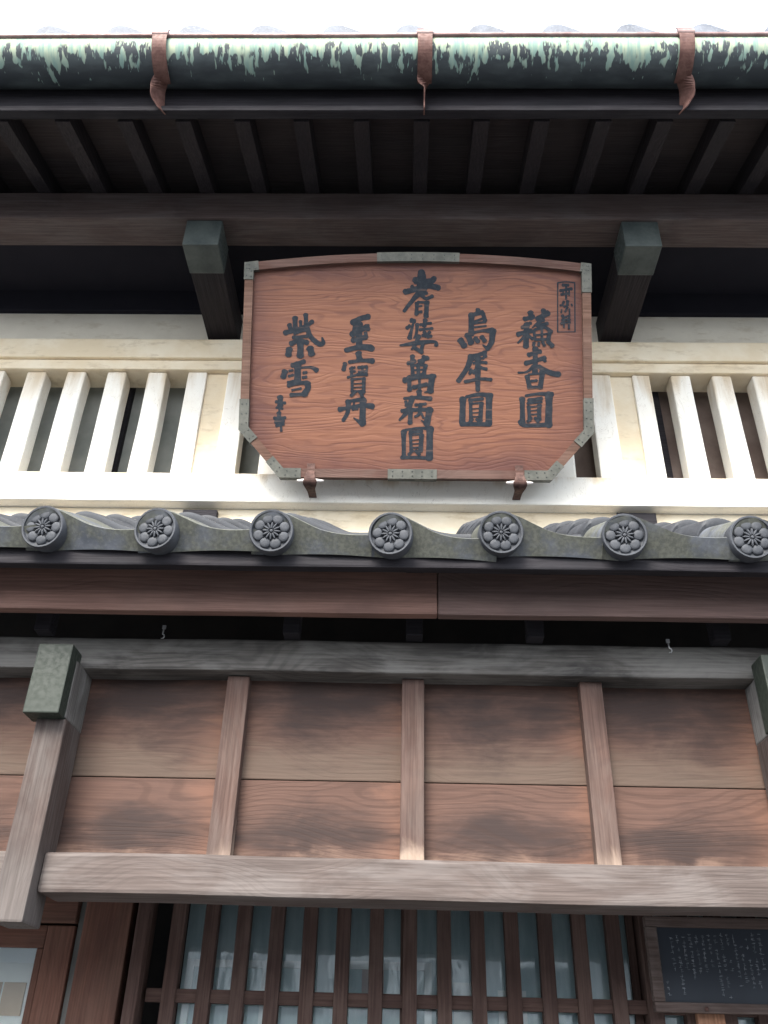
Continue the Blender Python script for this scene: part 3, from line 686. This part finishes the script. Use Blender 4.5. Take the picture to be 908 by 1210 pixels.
STROKES = [
[[[-451,504,16],[-415,514,16],[-375,528,16]],[[-437,533,15],[-430,512,15]],[[-418,557,17],[-416,518,17]],[[-399,545,11],[-397,528,11]],[[-381,569,15],[-379,532,15]],[[-378,532,14],[-363,493,16],[-336,467,18],[-319,469,16],[-323,488,5]],[[-375,530,15],[-358,545,15]],[[-422,488,11],[-374,493,11]],[[-419,500,7],[-382,512,7],[-374,501,7],[-379,489,7]],[[-429,466,16],[-403,477,16],[-373,470,16]],[[-397,470,22],[-396,424,22]],[[-435,445,21],[-437,427,21]],[[-363,449,22],[-358,430,22]]],
[[[-423,389,15],[-383,403,15]],[[-405,393,23],[-403,332,23]],[[-393,381,7],[-360,383,10],[-339,373,17]],[[-448,366,19],[-452,349,19]],[[-432,370,8],[-421,372,8]],[[-433,351,9],[-420,355,9]],[[-383,363,10],[-374,365,10]],[[-385,347,10],[-374,349,10]],[[-436,330,8],[-418,334,8]],[[-434,319,13],[-403,326,13],[-370,329,13]],[[-369,325,20],[-367,310,20],[-380,287,20]],[[-421,302,7],[-391,309,7]],[[-424,285,13],[-372,289,13]]],
[[[-461,277,13],[-460,248,13]],[[-475,261,7],[-444,257,7]],[[-473,241,5],[-452,237,5]],[[-462,248,5],[-463,222,5]],[[-464,222,10],[-462,203,10]],[[-479,204,7],[-442,206,7]],[[-473,192,10],[-449,194,10]],[[-471,178,7],[-447,184,7]],[[-456,188,6],[-454,160,6]]],
[[[-219,542,19],[-193,556,19],[-165,564,19]],[[-208,548,21],[-209,517,21],[-216,502,21]],[[-220,500,19],[-196,514,19],[-170,527,19]],[[-169,531,15],[-166,518,15]],[[-216,479,17],[-173,491,17]],[[-197,537,22],[-195,456,22]],[[-240,444,15],[-199,454,18],[-162,454,23],[-150,449,19]],[[-174,506,11],[-170,491,11]]],
[[[-197,433,20],[-193,412,20]],[[-228,402,11],[-183,408,13],[-148,406,18]],[[-242,396,14],[-247,375,14]],[[-225,379,8],[-209,383,8]],[[-223,368,8],[-208,370,8]],[[-218,383,10],[-219,353,10]],[[-232,348,8],[-206,356,8]],[[-196,383,10],[-168,387,10]],[[-195,368,8],[-170,371,8]],[[-183,387,9],[-182,360,9]],[[-199,358,10],[-167,359,10]],[[-167,383,8],[-169,361,8]],[[-217,341,10],[-216,299,10]],[[-215,342,7],[-177,345,7]],[[-177,345,12],[-177,296,12]],[[-209,326,4],[-182,328,4]],[[-209,313,4],[-182,315,4]],[[-211,299,7],[-181,302,7]],[[-205,299,11],[-219,285,11]],[[-189,298,12],[-182,284,12]]],
[[[-229,265,17],[-230,228,15],[-245,198,11]],[[-225,265,10],[-203,269,13],[-177,271,18]],[[-179,269,21],[-179,188,21]],[[-179,187,18],[-209,207,4]],[[-258,236,15],[-228,243,11],[-180,251,15],[-146,248,18]],[[-212,239,13],[-199,241,13]],[[-208,265,7],[-212,239,7]]],
[[[16,725,20],[17,699,33],[18,663,32]],[[-5,701,14],[-3,687,14]],[[-9,695,14],[43,690,23],[61,703,16]],[[-40,653,17],[-11,660,20],[35,675,20],[75,668,18]],[[-17,672,12],[-3,660,12]],[[20,660,25],[-8,630,17],[-43,584,10]],[[15,639,10],[35,649,10]],[[18,640,12],[32,629,12],[54,638,12]],[[1,612,13],[0,573,13]],[[5,616,9],[41,616,9]],[[35,615,16],[33,565,16]],[[5,600,7],[17,603,7]],[[4,579,10],[17,582,10]]],
[[[-17,551,16],[-8,548,16]],[[-32,524,12],[-23,531,12]],[[-12,537,7],[-23,489,15]],[[3,537,12],[0,504,10],[-8,488,5]],[[14,536,9],[50,542,9]],[[30,552,14],[27,531,14]],[[13,518,9],[55,523,9]],[[22,498,10],[51,495,10]],[[27,510,11],[42,492,11]],[[46,510,10],[30,495,10]],[[-55,462,6],[8,472,16],[62,476,10],[69,464,13]],[[8,495,15],[-4,462,11],[-16,448,6]],[[23,472,13],[17,439,13]],[[-9,456,13],[20,438,13]]],
[[[-12,424,15],[-13,402,15]],[[-27,399,13],[-4,407,13]],[[12,405,15],[39,419,15]],[[26,423,13],[23,402,13]],[[-13,392,13],[-11,361,13]],[[-12,393,8],[35,392,8]],[[33,392,13],[27,364,13]],[[7,395,13],[9,354,13]],[[-8,375,7],[29,378,7]],[[-11,356,9],[32,363,9]],[[-38,340,18],[-19,346,18]],[[-23,350,15],[-21,306,15]],[[-36,339,13],[9,350,13],[64,355,13]],[[55,354,21],[49,303,21]],[[49,302,12],[29,298,3]],[[12,350,9],[13,309,9]],[[-7,315,13],[36,326,13]]],
[[[11,301,17],[13,282,17]],[[-39,276,8],[6,280,13],[51,276,15]],[[-12,279,17],[-27,234,17],[-54,201,7]],[[-33,265,10],[-32,251,10]],[[-46,233,12],[-27,238,12]],[[0,254,9],[34,258,9]],[[-17,238,15],[-18,192,15]],[[-15,237,13],[50,238,13]],[[48,238,21],[38,189,21]],[[39,187,15],[20,201,3]],[[16,255,13],[13,224,12],[-2,213,7]],[[20,224,8],[27,210,8]]],
[[[-39,161,17],[-38,77,13]],[[-34,167,7],[11,174,9],[57,172,12]],[[49,172,22],[48,71,22]],[[-45,73,11],[5,73,11],[54,71,11]],[[-17,159,12],[22,163,12]],[[-12,149,5],[21,153,5]],[[-17,156,11],[-13,96,11]],[[21,150,15],[18,96,15]],[[-12,132,4],[14,135,4]],[[-12,119,4],[14,121,4]],[[-12,105,6],[14,108,6]],[[-9,96,10],[-21,83,10]],[[3,96,11],[14,83,11]]],
[[[211,590,15],[207,576,15]],[[186,571,15],[226,581,15]],[[188,572,19],[188,504,19]],[[196,547,8],[236,563,8]],[[228,576,14],[235,552,14]],[[192,527,7],[238,533,7]],[[197,542,8],[236,547,8]],[[190,507,10],[224,515,10],[259,516,20]],[[261,516,21],[257,477,19],[243,452,14]],[[243,452,15],[227,466,4]],[[151,482,20],[164,462,20]],[[176,500,20],[187,474,20]],[[202,489,15],[210,478,15]],[[224,493,15],[233,480,15]]],
[[[184,424,14],[213,431,14],[236,439,14]],[[232,439,14],[235,425,14]],[[192,413,8],[230,419,8]],[[188,425,20],[175,386,18],[144,338,14]],[[196,401,8],[205,405,8]],[[186,376,13],[198,369,13]],[[224,405,10],[239,403,10]],[[222,385,11],[239,381,11]],[[211,421,17],[210,362,19],[210,307,13]],[[182,365,9],[201,377,9]],[[167,336,11],[217,346,11],[255,344,11]]],
[[[160,277,20],[158,194,20]],[[171,283,9],[213,292,14],[256,289,16]],[[249,289,21],[247,191,21]],[[155,189,14],[251,189,14]],[[182,272,11],[226,277,11]],[[186,265,12],[187,199,12]],[[222,261,14],[219,202,14]],[[188,260,7],[222,263,7]],[[192,242,4],[217,244,4]],[[192,228,4],[217,230,4]],[[192,214,5],[217,216,5]],[[192,206,10],[180,192,10]],[[207,206,10],[216,195,10]]],
[[[390,581,18],[392,561,18]],[[370,558,15],[400,567,15]],[[415,558,19],[449,580,19]],[[434,589,15],[436,569,15]],[[361,528,11],[390,544,11]],[[377,539,18],[374,461,18]],[[347,504,15],[392,517,15]],[[374,501,14],[347,474,6]],[[380,501,11],[396,489,11]],[[431,557,16],[396,528,5]],[[414,533,12],[447,543,12]],[[401,517,10],[405,486,10]],[[403,519,9],[438,529,11],[459,513,14]],[[456,514,14],[449,486,14]],[[428,525,9],[428,486,9]],[[407,501,6],[453,507,6]],[[405,485,9],[452,487,9]],[[401,474,10],[399,465,10]],[[418,474,9],[416,465,9]],[[431,476,10],[436,465,10]],[[450,478,15],[463,464,15]]],
[[[383,432,14],[422,444,14]],[[406,454,17],[404,371,17]],[[373,402,15],[406,412,15],[437,421,15]],[[436,420,11],[438,410,11]],[[398,391,12],[376,372,8],[348,369,7]],[[417,391,13],[451,371,19],[484,364,17]],[[377,356,15],[385,320,15]],[[429,372,17],[421,318,17]],[[383,363,7],[425,367,7]],[[392,340,9],[409,342,9]],[[381,318,11],[424,320,11]]],
[[[360,279,17],[361,196,17]],[[372,289,8],[417,296,11],[460,294,16]],[[451,294,23],[448,188,23]],[[353,199,14],[367,187,14],[450,189,14]],[[382,273,12],[425,280,12]],[[378,262,8],[425,268,8]],[[382,251,12],[384,204,12]],[[418,255,14],[416,208,14]],[[386,250,6],[418,253,6]],[[390,237,4],[411,240,4]],[[390,224,5],[410,226,5]],[[390,212,10],[378,200,10]],[[403,212,10],[413,198,10]]],
[[[484,686,3],[482,513,3]],[[542,684,3],[541,514,3]],[[484,688,3],[513,692,3],[542,688,3]],[[482,513,2],[541,514,2]],[[502,680,7],[520,680,7]],[[493,660,7],[531,667,7]],[[513,680,5],[512,630,5]],[[496,646,6],[523,650,6]],[[502,662,4],[502,645,4]],[[523,664,4],[523,643,4]],[[504,620,6],[501,614,6]],[[517,622,7],[516,609,7]],[[492,607,5],[500,608,5]],[[505,603,5],[514,605,5]],[[530,611,4],[532,606,4]],[[496,592,4],[495,581,4]],[[516,600,5],[508,585,5]],[[499,570,7],[503,563,7]],[[510,566,4],[524,573,4]],[[523,594,4],[522,566,4]],[[497,555,5],[524,557,5]],[[495,545,5],[524,547,5]],[[503,559,4],[503,529,4]],[[520,561,5],[520,525,5]],[[493,542,4],[499,542,4]]]]
def brush(strokes, y, fat):
    """painted strokes: each a ribbon with swelling width, rounded ends and ragged edges, a hair above the one before"""
    bm = bmesh.new()
    for si, st in enumerate(strokes):
        pts = catmull([tuple(q/1000 for q in p) for p in st], 6) if len(st) > 1 else st
        n = len(pts); L, Rr = [], []
        h = y - .00006*si
        for i, (px, pz, wd) in enumerate(pts):
            a, b = pts[max(i-1, 0)], pts[min(i+1, n-1)]; d = Vector((b[0]-a[0], b[1]-a[1])).normalized(); nn = Vector((-d.y, d.x))
            t = i/(n-1); hw = wd*.57*(fat if wd > .0018 else 1)*(1.0 + .16*math.exp(-(t/.16)**2) + .10*math.exp(-((1-t)/.16)**2) - .08*math.sin(math.pi*t))
            jl, jr = rnd.uniform(.93, 1.06), rnd.uniform(.93, 1.06)
            L.append(Vector((px, pz))+nn*hw*jl); Rr.append(Vector((px, pz))-nn*hw*jr)
        def cap(i0, i1, sg):
            p = Vector(pts[i0][:2]); d = (p-Vector(pts[i1][:2])).normalized(); hw = (L[i0]-Rr[i0]).length/2; m = (L[i0]+Rr[i0])/2
            nn = (L[i0]-Rr[i0]).normalized(); return [m+nn*hw*math.cos(a)+d*hw*.75*math.sin(a)*rnd.uniform(.9, 1.1) for a in (R(40), R(75), R(105), R(140))]
        poly = L + cap(n-1, n-2, 1) + Rr[::-1] + cap(0, 1, -1)[::-1]
        vv = [bm.verts.new((q.x, h, q.y)) for q in poly]
        m = n; k = len(vv)
        li = vv[:m]; ri = vv[m+4:2*m+4][::-1]
        for i in range(m-1): bm.faces.new((li[i], ri[i], ri[i+1], li[i+1]))
        bm.faces.new([li[-1]] + vv[m:m+4] + [ri[-1]]); bm.faces.new([ri[0]] + vv[2*m+4:] + [li[0]])
    bmesh.ops.recalc_face_normals(bm, faces=bm.faces)
    bm.normal_update()
    return finish(bm, m_ink)
for st in STROKES:
    link('painted_character', brush(st, -.0008, 1.35 if len(st) > 24 or st is STROKES[2] else .97), sign)

# iron hooks that carry the sign
for x, lb in ((-.3235, 'rusty iron hook under the left bottom edge of the signboard'), (.3730, 'rusty iron hook under the right bottom edge of the signboard')):
    hk = empty('sign_hook', (x, 2.55, 3.275)); tag(hk, lb, 'hook', 'iron hooks carrying the signboard')
    P = [(0, .02, .0), (0, -.04, -.010), (0, -.092, -.022), (0, -.116, -.016), (0, -.122, .006), (0, -.112, .030), (0, -.118, .055)]
    P = catmull(P, 4); nr = []
    for i, p in enumerate(P):
        d = (Vector(P[min(i+1, len(P)-1)])-Vector(P[max(i-1, 0)])).normalized(); nr.append(((1, 0, 0), d.cross(Vector((1, 0, 0)))))
    link('hook_strap', ribbon(P, [.026+.02*math.exp(-((i/len(P)-.45)/.15)**2) for i in range(len(P))], nr, .005, m_iron), hk)
    for s in (-1, 1):
        bm = bmesh.new(); bmesh.ops.create_cone(bm, cap_ends=True, segments=8, radius1=.009, radius2=.003, depth=.034)
        link('wedge', finish(bm, m_whiterag, True), hk, (s*.028, -.105, -.006), (0, R(80)*s, R(12)*s))

# ------------------------------------------------------------------ notice board
nb = empty('notice_board', (.77, 2.40, 1.739), (0, 0, 0))
tag(nb, 'dark blue notice board with faint white text in a brown wooden frame', 'notice board')
def nbox(name, x, y, z, mat, bev=.002): return box(name, x, y, z, mat, nb, bev)
NX0, NX1, NZ0, NZ1 = .594, 1.02, 1.739, 1.945
nbox('frame_rail', (NX0, NX1), (2.385, 2.41), (NZ1-.023, NZ1), m_frame); nbox('frame_rail', (NX0, NX1), (2.385, 2.41), (NZ0, NZ0+.021), m_frame)
nbox('frame_stile', (NX0, NX0+.025), (2.386, 2.41), (NZ0+.0215, NZ1-.0235), m_frame); nbox('frame_stile', (NX1-.025, NX1), (2.386, 2.41), (NZ0+.0215, NZ1-.0235), m_frame)
nbox('bead', (NX0+.0252, NX0+.0268), (2.388, 2.404), (NZ0+.0215, NZ1-.0235), m_rail, 0)
nbox('panel', (NX0+.027, NX1-.0255), (2.399, 2.41), (NZ0+.0215, NZ1-.0235), m_navy, 0)
def lettering():
    bm = bmesh.new(); r = random.Random(3)
    cols = [(.012, .80, .93, 1), (.028, .70, .83, .3)]
    top = NZ1-.034; x = NX1-.040; k = 0
    def glyph(cx, cz, s):
        for q in range(r.randint(3, 5)):
            hor = r.random() < .6; a, b = (s*r.uniform(.5, .95), s*.12) if hor else (s*.12, s*r.uniform(.5, .95))
            ox, oz = r.uniform(-.25, .25)*s, r.uniform(-.38, .38)*s
            v = [bm.verts.new((cx+ox+i*a/2, -.0006-.00003*q, cz+oz+j*b/2)) for i, j in ((-1, -1), (1, -1), (1, 1), (-1, 1))]; bm.faces.new(v)
    X0, Z0 = .77, 1.739
    x = .868; n = 0
    while x > NX0+.052:
        z = top - (.0 if n == 0 else r.uniform(.002, .014)); end = NZ0+.036 + (.055 if n == 0 else r.choice((0, 0, .02, .05)))
        sz = .0092 if n == 0 else .0078
        while z > end:
            if n == 0 or r.random() < .80: glyph(x-X0, z-Z0, sz)
            z -= sz*1.2
        x -= .0152; n += 1
    z = NZ0+.064
    for j in range(3): glyph(.634-X0, z-Z0, .0075); z -= .013
    for j in range(6): glyph(.884-X0, NZ0+.09-j*.010-Z0, .0075)
    return finish(bm, m_chalk)
o = tag(link('lettering', lettering(), nb), kind='stuff'); o.location = (0, 2.3985-2.40, 0)
bm = bmesh.new(); bmesh.ops.create_uvsphere(bm, u_segments=10, v_segments=6, radius=.005)
o = link('peg', finish(bm, m_iron, True), nb); set_local(o, nb, (.712, 2.382, NZ0+.008))

# two small wire hooks above the screen
for x, z, lb in ((-.583, 2.500, 'small pale metal hook above the screen at the left'), (.622, 2.483, 'small pale metal hook above the screen at the right')):
    h = empty('screw_hook', (x, 1.955, z)); tag(h, lb, 'hook', 'small hooks above the screen')
    P = [(0, 0, .0)] + [(0, -.002, -.012)] + [(.005*math.sin(a*.9), -.004, -.018-.006*(1-math.cos(a*.9))) for a in (0, 1, 2, 3, 4)]
    link('wire', tube(P, .0017, m_zinc, 6), h)
    link('plate', finish(prism([(-.004, -.003), (.004, -.003), (.004, .006), (-.004, .006)], -.002, .002), m_zinc), h)
